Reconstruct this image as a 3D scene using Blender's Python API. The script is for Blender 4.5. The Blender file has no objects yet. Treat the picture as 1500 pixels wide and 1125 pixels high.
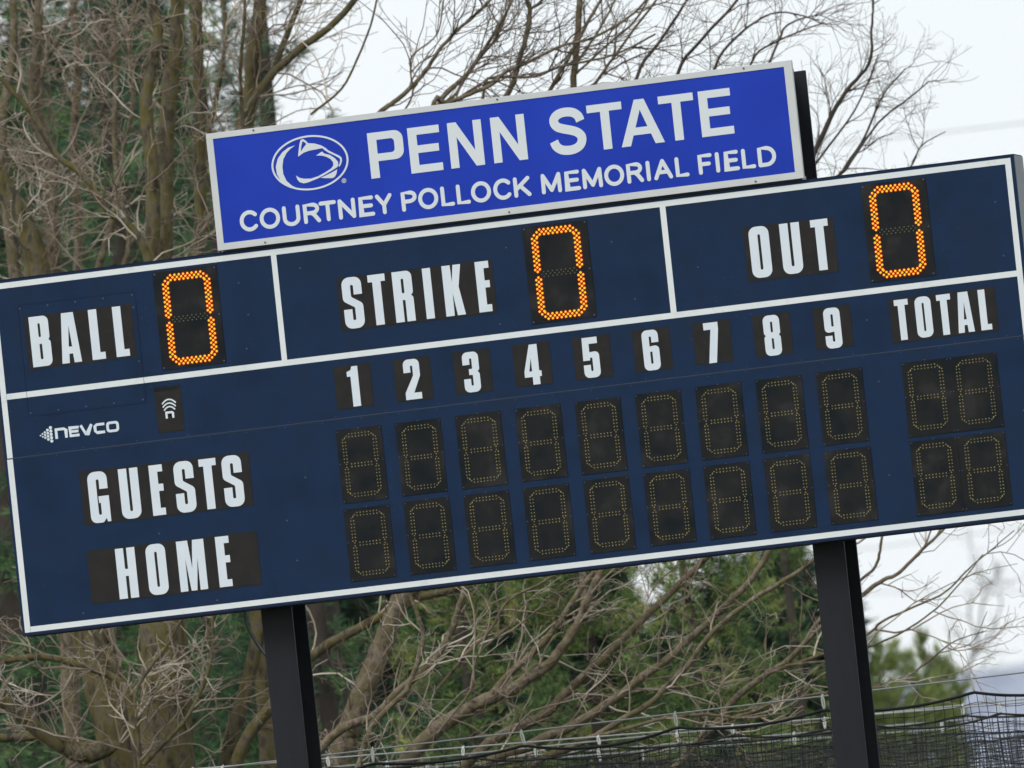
import bpy, math, random
import numpy as np
from mathutils import Vector, Matrix
from mathutils.geometry import tessellate_polygon
random.seed(7)
rng = np.random.default_rng(11)
S = bpy.context.scene
COL = S.collection

# ------------------------------------------------------------------ camera
BP = 1 / 273.0                       # one board unit in metres (3.66 mm)
HB = 6.2                             # height of the board's reference point above the ground
YAW, PITCH, ROLL, FPX = 0.258992712, 0.0581458295, -0.105543899, 22829.4879
DIST = FPX / 273.0
fwd = np.array([-math.sin(YAW) * math.cos(PITCH), math.cos(YAW) * math.cos(PITCH), math.sin(PITCH)])
r0 = np.cross(fwd, [0, 0, 1]); r0 /= np.linalg.norm(r0); u0 = np.cross(r0, fwd)
rgt = math.cos(ROLL) * r0 + math.sin(ROLL) * u0
upv = -math.sin(ROLL) * r0 + math.cos(ROLL) * u0
CAM = -fwd * DIST + np.array([0, 0, HB])
cd = bpy.data.cameras.new('camera'); cam = bpy.data.objects.new('camera', cd); COL.objects.link(cam)
cam.matrix_world = Matrix(((rgt[0], upv[0], -fwd[0], CAM[0]), (rgt[1], upv[1], -fwd[1], CAM[1]),
                           (rgt[2], upv[2], -fwd[2], CAM[2]), (0, 0, 0, 1)))
cd.sensor_width = 36; cd.lens = FPX / 1500 * 36; cd.clip_start = 1; cd.clip_end = 12000
cd.dof.use_dof = True; cd.dof.focus_distance = DIST; cd.dof.aperture_fstop = 6.3
S.camera = cam

# ------------------------------------------------------------------ world, sun, exposure
W = bpy.data.worlds.new('World'); S.world = W; W.use_nodes = True
nt = W.node_tree; nt.nodes.clear()
out = nt.nodes.new('ShaderNodeOutputWorld'); bg = nt.nodes.new('ShaderNodeBackground')
sky = nt.nodes.new('ShaderNodeTexSky'); sky.sky_type = 'NISHITA'; sky.sun_disc = False
SUN_EL, SUN_AZ = math.radians(42), math.radians(203)
sky.sun_elevation = SUN_EL; sky.sun_rotation = SUN_AZ
skm = nt.nodes.new('ShaderNodeVectorMath'); skm.operation = 'SCALE'; skm.inputs['Scale'].default_value = 0.08
nt.links.new(sky.outputs[0], skm.inputs[0])
tc = nt.nodes.new('ShaderNodeTexCoord')
nz = nt.nodes.new('ShaderNodeTexNoise'); nz.inputs['Scale'].default_value = 5.0; nz.inputs['Detail'].default_value = 4
nt.links.new(tc.outputs['Generated'], nz.inputs['Vector'])
cr = nt.nodes.new('ShaderNodeValToRGB')
cr.color_ramp.elements[0].position = .3; cr.color_ramp.elements[0].color = (.83, .873, .90, 1)
cr.color_ramp.elements[1].position = .7; cr.color_ramp.elements[1].color = (.885, .915, .933, 1)
nt.links.new(nz.outputs['Fac'], cr.inputs[0])
mx = nt.nodes.new('ShaderNodeMix'); mx.data_type = 'RGBA'; mx.inputs[0].default_value = .93
nt.links.new(skm.outputs[0], mx.inputs[6]); nt.links.new(cr.outputs[0], mx.inputs[7])
nt.links.new(mx.outputs[2], bg.inputs[0]); bg.inputs[1].default_value = 1.0
nt.links.new(bg.outputs[0], out.inputs[0])
sd = bpy.data.lights.new('sun', 'SUN'); sd.energy = 1.45; sd.angle = math.radians(24); sd.color = (1, .97, .93)
so = bpy.data.objects.new('sun', sd); COL.objects.link(so)
sdir = Vector((math.sin(SUN_AZ) * math.cos(SUN_EL), math.cos(SUN_AZ) * math.cos(SUN_EL), math.sin(SUN_EL)))
so.rotation_euler = sdir.to_track_quat('Z', 'Y').to_euler()
S.view_settings.view_transform = 'Standard'; S.view_settings.look = 'None'
S.view_settings.gamma = 1; S.view_settings.use_curve_mapping = False; S.view_settings.exposure = 0.22
S.render.engine = 'CYCLES'

# ------------------------------------------------------------------ helpers
def at(px, py, d):
    """pixel of the photograph + distance from the camera -> world point"""
    return CAM + d * (((px - 750) / FPX) * rgt + ((562.5 - py) / FPX) * upv + fwd)
def tag(o, label=None, cat=None, group=None, kind=None):
    if label: o['label'] = label
    if cat: o['category'] = cat
    if group: o['group'] = group
    if kind: o['kind'] = kind
    return o
def empty(name, loc=(0, 0, 0)):
    o = bpy.data.objects.new(name, None); COL.objects.link(o); o.location = loc; return o
def link(name, me, parent=None):
    o = bpy.data.objects.new(name, me); COL.objects.link(o)
    if parent is not None:
        o.parent = parent
    return o
def np_mesh(name, V, F, m, smooth=False):
    """V (n,3); F list of arrays, each (k,nv)"""
    me = bpy.data.meshes.new(name)
    V = np.asarray(V, np.float32); me.vertices.add(len(V)); me.vertices.foreach_set('co', V.ravel())
    if not isinstance(F, list): F = [F]
    F = [np.asarray(f, np.int32) for f in F if len(f)]
    nl = sum(f.size for f in F); npoly = sum(len(f) for f in F)
    me.loops.add(nl); me.polygons.add(npoly)
    me.loops.foreach_set('vertex_index', np.concatenate([f.ravel() for f in F]))
    tot = np.concatenate([np.full(len(f), f.shape[1], np.int32) for f in F])
    st = np.concatenate([[0], np.cumsum(tot)[:-1]]).astype(np.int32)
    me.polygons.foreach_set('loop_start', st); me.polygons.foreach_set('loop_total', tot)
    if smooth: me.polygons.foreach_set('use_smooth', np.ones(npoly, bool))
    me.materials.append(m); me.update(); me.validate()
    return me

class MB:
    def __init__(s): s.v = []; s.f = []
    def box(s, x0, x1, y0, y1, z0, z1):
        n = len(s.v)
        s.v += [(x, y, z) for z in (z0, z1) for y in (y0, y1) for x in (x0, x1)]
        for q in ((0, 2, 3, 1), (4, 5, 7, 6), (0, 1, 5, 4), (2, 6, 7, 3), (0, 4, 6, 2), (1, 3, 7, 5)): s.f.append(tuple(n + i for i in q))
        return s
    def tube(s, pts, r, sides=6, closed=False):
        pts = [np.asarray(p, float) for p in pts]; n0 = len(s.v); K = len(pts)
        rr = r if hasattr(r, '__len__') else [r] * K
        for i, p in enumerate(pts):
            a = pts[i - 1] if (i or closed) else pts[0]; b = pts[(i + 1) % K] if (i < K - 1 or closed) else pts[-1]
            t = b - a; t /= np.linalg.norm(t) + 1e-9
            x = np.cross(t, [0.13, 0.9, 0.21]); x /= np.linalg.norm(x); y = np.cross(t, x)
            for k in range(sides):
                an = 2 * math.pi * k / sides
                s.v.append(tuple(p + rr[i] * (math.cos(an) * x + math.sin(an) * y)))
        for i in range(K if closed else K - 1):
            j = (i + 1) % K
            for k in range(sides):
                k2 = (k + 1) % sides
                s.f.append((n0 + i * sides + k, n0 + i * sides + k2, n0 + j * sides + k2, n0 + j * sides + k))
        if not closed:
            s.f.append(tuple(n0 + k for k in range(sides))[::-1]); s.f.append(tuple(n0 + (K - 1) * sides + k for k in range(sides)))
        return s
    def poly(s, rings, y0, y1):
        """flat shape in the board plane (x,z); front at y0 (towards the viewer), back at y1. rings = [outer, hole, ...]"""
        vl = [[Vector((a, b, 0)) for a, b in rg] for rg in rings]
        tri = tessellate_polygon(vl)
        flat = [p for rg in rings for p in rg]; n = len(s.v)
        s.v += [(a, y0, b) for a, b in flat]; m = len(s.v); s.v += [(a, y1, b) for a, b in flat]
        for t in tri:
            a, b, c = [flat[i] for i in t]
            cr_ = (b[0] - a[0]) * (c[1] - a[1]) - (b[1] - a[1]) * (c[0] - a[0])
            t = t if cr_ > 0 else t[::-1]
            s.f.append(tuple(n + i for i in t))
        k = 0
        for rg in rings:
            L = len(rg)
            for i in range(L):
                j = (i + 1) % L; s.f.append((n + k + i, m + k + i, m + k + j, n + k + j))
            k += L
        return s
    def build(s, name, m, parent=None, smooth=False, bevel=0):
        me = bpy.data.meshes.new(name); me.from_pydata(s.v, [], s.f); me.materials.append(m)
        if smooth:
            me.polygons.foreach_set('use_smooth', np.ones(len(me.polygons), bool))
        me.update(); o = link(name, me, parent)
        if bevel:
            b = o.modifiers.new('bevel', 'BEVEL'); b.width = bevel; b.segments = 2; b.limit_method = 'ANGLE'
        return o

# ------------------------------------------------------------------ materials
def mat(name, base, rough=.6, var=None, scale=8, detail=5, spec=.5, metallic=0, bump=0, bscale=60, emit=None, es=0, ramp=(.35, .65), stretch=None, rvar=0, trans=0):
    m = bpy.data.materials.new(name); m.use_nodes = True; t = m.node_tree; b = t.nodes['Principled BSDF']
    b.inputs['Base Color'].default_value = (*base, 1); b.inputs['Roughness'].default_value = rough
    b.inputs['Metallic'].default_value = metallic; b.inputs['Specular IOR Level'].default_value = spec
    co = t.nodes.new('ShaderNodeTexCoord'); src = co.outputs['Object']
    if stretch:
        mp = t.nodes.new('ShaderNodeMapping'); mp.inputs['Scale'].default_value = stretch
        t.links.new(src, mp.inputs[0]); src = mp.outputs[0]
    if var:
        n = t.nodes.new('ShaderNodeTexNoise'); n.inputs['Scale'].default_value = scale; n.inputs['Detail'].default_value = detail
        t.links.new(src, n.inputs['Vector'])
        r = t.nodes.new('ShaderNodeValToRGB'); e = r.color_ramp.elements
        e[0].position, e[1].position = ramp
        cs = [base] + list(var); e[0].color = (*cs[0], 1); e[1].color = (*cs[-1], 1)
        for i, c in enumerate(cs[1:-1]):
            q = e.new(ramp[0] + (ramp[1] - ramp[0]) * (i + 1) / (len(cs) - 1)); q.color = (*c, 1)
        t.links.new(n.outputs['Fac'], r.inputs[0]); t.links.new(r.outputs[0], b.inputs['Base Color'])
        if rvar:
            mr = t.nodes.new('ShaderNodeMapRange'); mr.inputs[3].default_value = rough - rvar; mr.inputs[4].default_value = rough + rvar
            mr.inputs[1].default_value = .3; mr.inputs[2].default_value = .7
            t.links.new(n.outputs['Fac'], mr.inputs[0]); t.links.new(mr.outputs[0], b.inputs['Roughness'])
    if bump:
        n2 = t.nodes.new('ShaderNodeTexNoise'); n2.inputs['Scale'].default_value = bscale; n2.inputs['Detail'].default_value = 4
        t.links.new(src, n2.inputs['Vector'])
        bm = t.nodes.new('ShaderNodeBump'); bm.inputs['Strength'].default_value = bump; bm.inputs['Distance'].default_value = .01
        t.links.new(n2.outputs['Fac'], bm.inputs['Height']); t.links.new(bm.outputs[0], b.inputs['Normal'])
    if emit:
        b.inputs['Emission Color'].default_value = (*emit, 1); b.inputs['Emission Strength'].default_value = es
    return m
M = {
 'navy': mat('navy_paint', (.0075, .0215, .056), .45, var=[(.0085, .026, .070), (.010, .024, .060)], scale=3.2, spec=.10, rvar=.06, bump=.03, bscale=4),
 'navy_edge': mat('navy_edge', (.011, .014, .045), .5, spec=.1),
 'cab_side': mat('cabinet_side', (.09, .11, .135), .4, var=[(.13, .15, .175)], scale=3, spec=.5),
 'seam': mat('seam_metal', (.030, .052, .10), .5),
 'stripe': mat('white_vinyl', (.70, .735, .765), .5, var=[(.75, .775, .795)], scale=4, spec=.3),
 'plate': mat('black_caption_vinyl', (.021, .020, .020), .5, var=[(.028, .025, .025)], scale=9, spec=.08),
 'letter': mat('caption_letter_vinyl', (.66, .72, .81), .55, var=[(.70, .755, .83)], scale=7, spec=.3),
 'sign_blue': mat('sign_blue', (.012, .040, .40), .4, var=[(.016, .050, .47)], scale=1.6, spec=.12),
 'sign_white': mat('sign_white', (.56, .58, .60), .5, var=[(.62, .63, .64)], scale=5, spec=.3),
 'sign_letter': mat('sign_letter', (.67, .71, .755), .5, spec=.3),
 'black_back': mat('black_backing', (.010, .009, .009), .6, spec=.2),
 'post': mat('post_black_paint', (.0135, .0145, .0195), .45, var=[(.019, .020, .026)], scale=5, spec=.15, stretch=(1, 1, .25), bump=.05, bscale=30),
 'steel': mat('galvanised_steel', (.42, .43, .44), .45, metallic=.5, var=[(.32, .33, .35)], scale=40),
 'cable_steel': mat('steel_cable', (.36, .37, .37), .55, metallic=.2),
 'clip': mat('bright_clip', (.66, .67, .66), .4, metallic=.2),
 'rubber': mat('black_rubber', (.012, .013, .016), .35, spec=.5),
 'conduit': mat('grey_conduit', (.16, .17, .19), .4, spec=.5),
 'twine': mat('black_twine', (.010, .011, .014), .7, var=[(.02, .021, .026)], scale=5),
 'twine_grey': mat('weathered_twine', (.035, .038, .040), .75, var=[(.09, .096, .098)], scale=9),
 'rope': mat('black_rope', (.007, .007, .010), .7),
 'led_hot': mat('led_core', (.10, .04, .003), .5, emit=(1.0, .52, .03), es=1.1, spec=.1),
 'led_glow_rim': mat('led_halo', (.10, .012, .002), .5, emit=(1.0, .075, .001), es=.5, spec=.1),  # orange halo around each lit dot, made as a glowing ring
 'led_off': mat('led_unlit', (.34, .28, .08), .45, var=[(.15, .13, .06)], scale=40),
 'led_off_grey': mat('led_unlit_grey', (.14, .14, .08), .45),
 'screw': mat('screw_zinc', (.05, .075, .13), .5),
 'bark_moss': mat('mossy_bark', (.035, .029, .020), .9, var=[(.085, .073, .045), (.125, .105, .038), (.13, .112, .080), (.062, .050, .034), (.125, .118, .070)], scale=11, detail=9, spec=.08, bump=1, bscale=42, stretch=(1.3, 1.3, .6), ramp=(.30, .72)),
 'bark': mat('grey_brown_bark', (.050, .039, .029), .9, var=[(.135, .108, .078), (.125, .106, .055), (.20, .165, .128), (.085, .068, .048), (.23, .195, .155)], scale=13, detail=9, spec=.08, bump=1, bscale=50, stretch=(1, 1, .85), ramp=(.30, .72)),
 'bark_dark': mat('dark_bark', (.05, .042, .038), .9, var=[(.085, .07, .058)], scale=4, spec=.1),
 'bark_red': mat('reddish_bark', (.10, .068, .052), .9, var=[(.16, .115, .09)], scale=5, spec=.1),
 'twig': mat('tan_twig', (.13, .095, .070), .85, var=[(.25, .195, .150), (.33, .27, .215), (.58, .51, .44)], scale=2.2, detail=3, spec=.15),
 'twig_dark': mat('silhouette_brown_twig', (.085, .063, .050), .85, var=[(.17, .135, .110)], scale=2.5, detail=3, spec=.12),  # brown darkened so crowns against the sky carry their silhouette in the colour
 'needle': mat('dark_needle', (.024, .058, .030), .65, var=[(.065, .15, .06), (.15, .26, .085)], scale=1.6, detail=3, spec=.2),
 'needle_blue': mat('blue_green_needle', (.030, .068, .048), .65, var=[(.07, .14, .09), (.13, .22, .11)], scale=1.8, detail=3, spec=.2),
 'needle_olive': mat('olive_needle', (.045, .10, .040), .65, var=[(.17, .25, .075), (.42, .42, .13)], scale=1.9, detail=4, spec=.2, ramp=(.36, .66)),
 'needle_bright': mat('yellow_green_needle', (.09, .15, .045), .65, var=[(.26, .31, .095)], scale=1.7, detail=3, spec=.2),
 'far_needle': mat('far_wood_needle', (.016, .034, .022), .8, var=[(.04, .075, .042)], scale=.9, detail=4, spec=.1),
 'grass': mat('spring_grass', (.045, .075, .02), .9, var=[(.08, .10, .035)], scale=.6, detail=8, spec=.1),
 'ridge': mat('hazed_ridge', (.13, .16, .23), .9, var=[(.24, .27, .36), (.46, .50, .58)], scale=.28, detail=8, spec=.05),  # distance haze put into the ridge colour as pale mottled blue
}
def weather(m, light, scale=45, lo=.66, hi=.74, amt=.5):
    t = m.node_tree; b = t.nodes['Principled BSDF']; src = b.inputs['Base Color'].links[0].from_socket
    co = [n for n in t.nodes if n.type == 'TEX_COORD'][0]
    n = t.nodes.new('ShaderNodeTexNoise'); n.inputs['Scale'].default_value = scale; n.inputs['Detail'].default_value = 6; n.inputs['Roughness'].default_value = .7
    n2 = t.nodes.new('ShaderNodeTexNoise'); n2.inputs['Scale'].default_value = 1.3; n2.inputs['Detail'].default_value = 3
    for q in (n, n2): t.links.new(co.outputs['Object'], q.inputs['Vector'])
    r = t.nodes.new('ShaderNodeMapRange'); r.inputs[1].default_value = lo; r.inputs[2].default_value = hi
    r2 = t.nodes.new('ShaderNodeMapRange'); r2.inputs[1].default_value = .42; r2.inputs[2].default_value = .7; r2.inputs[4].default_value = amt; r2.inputs[3].default_value = amt * .15
    t.links.new(n.outputs['Fac'], r.inputs[0]); t.links.new(n2.outputs['Fac'], r2.inputs[0])
    k = t.nodes.new('ShaderNodeMath'); k.operation = 'MULTIPLY'; t.links.new(r.outputs[0], k.inputs[0]); t.links.new(r2.outputs[0], k.inputs[1])
    mx = t.nodes.new('ShaderNodeMix'); mx.data_type = 'RGBA'; t.links.new(k.outputs[0], mx.inputs[0]); t.links.new(src, mx.inputs[6]); mx.inputs[7].default_value = (*light, 1)
    t.links.new(mx.outputs[2], b.inputs['Base Color'])
weather(M['navy'], (.06, .09, .14), 38, .60, .70, .6)
weather(M['stripe'], (.45, .47, .46), 14, .52, .72, .5)
weather(M['post'], (.045, .046, .05), 30, .56, .70, .6)
weather(M['plate'], (.05, .046, .046), 25, .55, .70, .6)
# smudged display plastic
def display_mat(i):
    rr = random.Random(i)
    m = mat('display_face', (.005, .009, .012), .4, var=[(.011, .012, .014), (.0135, .0135, .0145), (.024, .023, .024)], scale=5 + rr.random() * 3, detail=4, spec=.12, rvar=.12)
    t = m.node_tree
    mp = t.nodes.new('ShaderNodeMapping'); mp.inputs['Location'].default_value = (rr.random() * 40, 0, rr.random() * 40)
    co = [n for n in t.nodes if n.type == 'TEX_COORD'][0]; tx = [n for n in t.nodes if n.type == 'TEX_NOISE'][0]
    t.links.new(co.outputs['Object'], mp.inputs[0]); t.links.new(mp.outputs[0], tx.inputs['Vector'])
    return m
DISP = [display_mat(i) for i in range(6)]

# ------------------------------------------------------------------ glyphs (board units, cap height 74.5)
def fillet(P, seg=5):
    o = []; n = len(P)
    for i, p in enumerate(P):
        if len(p) < 3 or p[2] <= 0: o.append((p[0], p[1])); continue
        a = Vector(P[i - 1][:2]); b = Vector(P[(i + 1) % n][:2]); c = Vector(p[:2])
        da = (a - c).normalized(); db = (b - c).normalized(); ang = da.angle(db)
        d = min(p[2] / math.tan(ang / 2), (a - c).length * .49, (b - c).length * .49); r = d * math.tan(ang / 2)
        cen = c + (da + db).normalized() * (r / math.sin(ang / 2)); s = c + da * d; e = c + db * d
        a0 = math.atan2(s.y - cen.y, s.x - cen.x); a1 = math.atan2(e.y - cen.y, e.x - cen.x)
        dl = (a1 - a0 + math.pi) % (2 * math.pi) - math.pi
        o += [(cen.x + r * math.cos(a0 + dl * k / seg), cen.y + r * math.sin(a0 + dl * k / seg)) for k in range(seg + 1)]
    return o
def rr(x0, x1, y0, y1, r): return [(x0, y0, r), (x1, y0, r), (x1, y1, r), (x0, y1, r)]
T = 74.5
G = {
 'I': ([(0, 0), (12.5, 0), (12.5, T), (0, T)],),
 'L': ([(0, 0), (20.6, 0), (20.6, 10.3), (12.9, 10.3), (12.9, T), (0, T)],),
 'T': ([(6.6, 0), (19.4, 0), (19.4, 63.8), (26.2, 63.8), (26.2, T), (0, T), (0, 63.8), (6.6, 63.8)],),
 'E': ([(0, 0), (20, 0), (20, 10.4), (12.7, 10.4), (12.7, 35.5), (20, 35.5), (20, 46), (12.7, 46), (12.7, 64.1), (20.6, 64.1), (20.6, T), (0, T)],),
 'H': ([(0, 0), (12.7, 0), (12.7, 33), (17.4, 33), (17.4, 0), (30, 0), (30, T), (17.4, T), (17.4, 43.5), (12.7, 43.5), (12.7, T), (0, T)],),
 'O': (rr(0, 30.2, 0, T + .6, 11), rr(13.1, 17.1, 11.5, 63.5, 1.9)),
 'U': ([(0, 0, 11), (30, 0, 11), (30, T), (17.2, T), (17.2, 11, 1.9), (12.9, 11, 1.9), (12.9, T), (0, T)],),
 'B': ([(0, 0), (30.5, 0, 8.5), (30.5, 36, 5), (27.3, 39), (29.5, 42, 5), (29.5, T, 8.5), (0, T)], rr(12.9, 16.9, 10.5, 33.5, 1.6), rr(12.9, 16.5, 43.5, 64, 1.6)),
 'A': ([(0, 0), (11.3, 0), (12.2, 13.5), (17.9, 13.5), (19, 0), (30.4, 0), (23.8, T), (5.4, T)], [(12.3, 24), (17.6, 24), (15, 56)]),
 'R': ([(0, 0), (12.8, 0), (12.8, 32), (17, 32, 1.5), (17, 0), (29.8, 0), (29.6, 35, 5), (26.5, 38.5), (29.6, 42, 5), (29.6, T, 8.5), (0, T)], rr(12.8, 16.8, 42, 63.5, 1.6)),
 'K': ([(0, 0), (12.7, 0), (13, 34), (17.5, 0), (29.8, 0), (23, 42), (28.8, T), (17, T), (13.5, 49), (12.7, T), (0, T)],),
 'S': ([(17.3, 49), (17.3, 63.5, 2), (12.8, 63.5, 2), (12.8, 46, 3), (30, 35, 8), (30, -.6, 11), (0, -.6, 11), (0, 28), (12.8, 28), (12.8, 11.5, 2), (17.3, 11.5, 2), (17.3, 30, 3), (0, 41, 8), (0, T + .6, 11), (30, T + .6, 11), (30, 49)],),
 'G': ([(17.3, 49), (17.3, 63.5, 2), (12.8, 63.5, 2), (12.8, 11, 2), (17.3, 11, 2), (17.3, 28.5), (14.6, 28.5), (14.6, 38.5), (30.5, 38.5), (30.5, 0), (25.3, 0), (24, 5.5), (19, -.6, 4), (0, -.6, 11), (0, T + .6, 11), (30, T + .6, 11), (30, 49)],),
 'M': ([(0, 0), (11.6, 0), (11.6, 48), (16.6, 0), (25.4, 0), (30.4, 48), (30.4, 0), (42, 0), (42, T), (24.8, T), (21, 33), (17.2, T), (0, T)],),
 '1': ([(6.6, 0), (21.4, 0), (21.4, T), (10, T), (8, 68, 3), (0, 65), (0, 56), (6.6, 56)],),
 '2': ([(0, 0), (31, 0), (31, 12), (16.5, 12), (31, 43, 8), (31, T, 10), (0, T, 10), (0, 50), (13.3, 50), (13.3, 62.5, 2), (17.7, 62.5, 2), (17.7, 44, 5), (0, 13)],),
 '3': ([(0, 0, 10), (31, 0, 10), (31, 34, 5), (27.5, 37.5), (31, 41, 5), (31, T, 10), (0, T, 10), (0, 51), (13.3, 51), (13.3, 62.5, 2), (17.7, 62.5, 2), (17.7, 43, 2), (11, 43), (11, 32), (17.7, 32, 2), (17.7, 12, 2), (13.3, 12, 2), (13.3, 25), (0, 25)],),
 '4': ([(14.8, 0), (28.4, 0), (28.4, 14.5), (32.5, 14.5), (32.5, 25), (28.4, 25), (28.4, T), (13.5, T), (0, 25), (0, 14.5), (14.8, 14.5)], [(9.4, 25), (14.8, 25), (14.8, 50)]),
 '5': ([(0, 0, 10), (31, 0, 10), (31, 48.5, 9), (13, 47), (13.3, 62.5), (29.5, 62.5), (29.5, T), (1, T), (0, 32), (13, 32), (13.4, 37, 1.5), (17.7, 37, 2), (17.7, 12, 2), (13.3, 12, 2), (13.3, 24), (0, 24)],),
 '6': ([(0, 0, 10), (31, 0, 10), (31, 46, 8), (13.3, 44), (13.3, 62.5, 2), (17.7, 62.5, 2), (17.7, 51), (31, 51), (31, T, 10), (0, T, 10)], rr(13.3, 17.7, 12, 34.5, 1.6)),
 '7': ([(4.5, 0), (19, 0), (27.5, 61), (27.5, T), (0, T), (0, 61.5), (13, 61.5)],),
 '8': ([(0, 0, 10), (31, 0, 10), (31, 34, 5), (27.8, 37.5), (31, 41, 5), (31, T, 10), (0, T, 10), (0, 41, 5), (3.2, 37.5), (0, 34, 5)], rr(13.4, 17.6, 12, 32, 1.8), rr(13.4, 17.6, 43, 62.5, 1.8)),
}
G['9'] = tuple([(31 - p[0], T - p[1]) + tuple(p[2:]) for p in rg] for rg in G['6'])
# sign face: heavy grotesque, cap height 67.2
def ell(cx, cy, a, b, n=36, p=2.0):
    o = []
    for i in range(n):
        t = 2 * math.pi * i / n; c, s = math.cos(t), math.sin(t)
        o.append((cx + a * math.copysign(abs(c) ** (2 / p), c), cy + b * math.copysign(abs(s) ** (2 / p), s)))
    return o
def catmull(P, n=6):
    P = [np.array(p, float) for p in P]; Q = [2 * P[0] - P[1]] + P + [2 * P[-1] - P[-2]]; o = []
    for i in range(1, len(Q) - 2):
        for k in range(n):
            t = k / n
            o.append(.5 * ((2 * Q[i]) + (-Q[i - 1] + Q[i + 1]) * t + (2 * Q[i - 1] - 5 * Q[i] + 4 * Q[i + 1] - Q[i + 2]) * t * t + (-Q[i - 1] + 3 * Q[i] - 3 * Q[i + 1] + Q[i + 2]) * t ** 3))
    o.append(P[-1]); return o
def stroke(P, w, cap=True, smooth=False):
    P = catmull(P) if smooth else [np.array(p, float) for p in P]
    L = []; R_ = []
    for i, p in enumerate(P):
        a = P[max(i - 1, 0)]; b = P[min(i + 1, len(P) - 1)]; t = (b - a) / (np.linalg.norm(b - a) + 1e-9); k = 1.
        if 0 < i < len(P) - 1:
            t1 = (p - a) / (np.linalg.norm(p - a) + 1e-9); k = 1 / max(.5, abs(float(np.dot(t, t1))))
        nrm = np.array([-t[1], t[0]]); L.append(p + nrm * w / 2 * k); R_.append(p - nrm * w / 2 * k)
    o = [tuple(q) for q in L]
    if cap:
        t = P[-1] - P[-2]; a0 = math.atan2(t[1], t[0]) + math.pi / 2
        o += [tuple(P[-1] + w / 2 * np.array([math.cos(a0 - math.pi * k / 7), math.sin(a0 - math.pi * k / 7)])) for k in range(1, 7)]
    o += [tuple(q) for q in R_[::-1]]
    if cap:
        t = P[0] - P[1]; a0 = math.atan2(t[1], t[0]) + math.pi / 2
        o += [tuple(P[0] + w / 2 * np.array([math.cos(a0 - math.pi * k / 7), math.sin(a0 - math.pi * k / 7)])) for k in range(1, 7)]
    return o
C7 = 67.2
HV = {
 'P': ([(0, 0), (13.3, 0), (13.3, 24.5), (27, 24.5), (53.5, 24.5, 20), (53.5, C7, 20), (27, C7), (0, C7)], [(13.3, 35.5), (29, 35.5), (40, 35.5, 9.5), (40, 56, 9.5), (29, 56), (13.3, 56)]),
 'E': ([(0, 0), (49, 0), (49, 11.3), (13.3, 11.3), (13.3, 29), (45.5, 29), (45.5, 40.3), (13.3, 40.3), (13.3, 55.9), (48.2, 55.9), (48.2, C7), (0, C7)],),
 'N': ([(0, 0), (12.6, 0), (12.6, 45), (38.6, 0), (51.5, 0), (51.5, C7), (38.9, C7), (38.9, 23), (13.2, C7), (0, C7)],),
 'T': ([(20, 0), (33.3, 0), (33.3, 55.9), (53, 55.9), (53, C7), (0, C7), (0, 55.9), (20, 55.9)],),
 'A': ([(0, 0), (14, 0), (19.5, 15.2), (46, 15.2), (51.5, 0), (65.6, 0), (40, C7), (25.3, C7)], [(23.6, 26.3), (41.8, 26.3), (32.7, 51.8)]),
}
HV['S'] = (stroke([(49.5, 46.5), (46.8, 54), (39.5, 59.8), (28.5, 61.8), (17.5, 60), (10.5, 54.3), (9.8, 47.5), (14, 41.5), (22.5, 37.8), (32.5, 34.8), (42, 31), (48.3, 25), (49, 18), (45.5, 11.2), (38.5, 7), (28.8, 5.5), (17.8, 7.2), (10, 12.8), (6.6, 21)], 13.2, cap=False, smooth=True),)
# rounded line: list of strokes inside a 0..w x 0..24 centre-line box
def arc(cx, cy, a, b, t0, t1, n=16): return [(cx + a * math.cos(math.radians(t0 + (t1 - t0) * k / n)), cy + b * math.sin(math.radians(t0 + (t1 - t0) * k / n))) for k in range(n + 1)]
def rounded(ch, w):
    h = 24.2
    if ch == 'C': return [arc(w * .54, h / 2, w * .54, h / 2 + .6, 42, 318, 18)]
    if ch == 'U': return [[(0, h)] + arc(w / 2, h * .34, w / 2, h * .36, 180, 360, 12) + [(w, h)]]
    if ch == 'R': return [[(0, 0), (0, h), (w * .6, h)] + arc(w * .6, h * .76, w * .34, h * .24, 80, -80, 8), [(.5, h * .51), (w * .62, h * .51)], [(w * .48, h * .5), (w * .68, h * .38), (w, 0)]]
    if ch == 'P': return [[(0, 0), (0, h), (w * .6, h)] + arc(w * .6, h * .745, w * .4, h * .255, 80, -80, 8), [(.5, h * .48), (w * .62, h * .48)]]
    if ch == 'T': return [[(0, h), (w, h)], [(w / 2, h - .5), (w / 2, 0)]]
    if ch == 'N': return [[(0, 0), (0, h)], [(0, h), (w, 0)], [(w, 0), (w, h)]]
    if ch == 'E': return [[(w, 0), (0, 0), (0, h), (w * .95, h)], [(.5, h * .52), (w * .88, h * .52)]]
    if ch == 'Y': return [[(0, h), (w / 2, h * .45), (w / 2, 0)], [(w, h), (w / 2, h * .45)]]
    if ch == 'L': return [[(0, h), (0, 0), (w, 0)]]
    if ch == 'K': return [[(0, 0), (0, h)], [(w * .96, h), (.6, h * .36)], [(w * .34, h * .58), (w, 0)]]
    if ch == 'M': return [[(0, 0), (.4, h)], [(.4, h), (w / 2, 2)], [(w / 2, 2), (w - .4, h)], [(w - .4, h), (w, 0)]]
    if ch == 'I': return [[(w / 2, 0), (w / 2, h)]]
    if ch == 'A': return [[(0, 0), (w / 2, h)], [(w / 2, h), (w, 0)], [(w * .2, h * .33), (w * .8, h * .33)]]
    if ch == 'F': return [[(0, 0), (0, h), (w, h)], [(.5, h * .5), (w * .85, h * .5)]]
    if ch == 'D': return [[(0, 0), (0, h), (w * .45, h)] + arc(w * .45, h / 2, w * .55, h / 2, 80, -80, 10), [(w * .48, 0), (0, 0)]]
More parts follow.
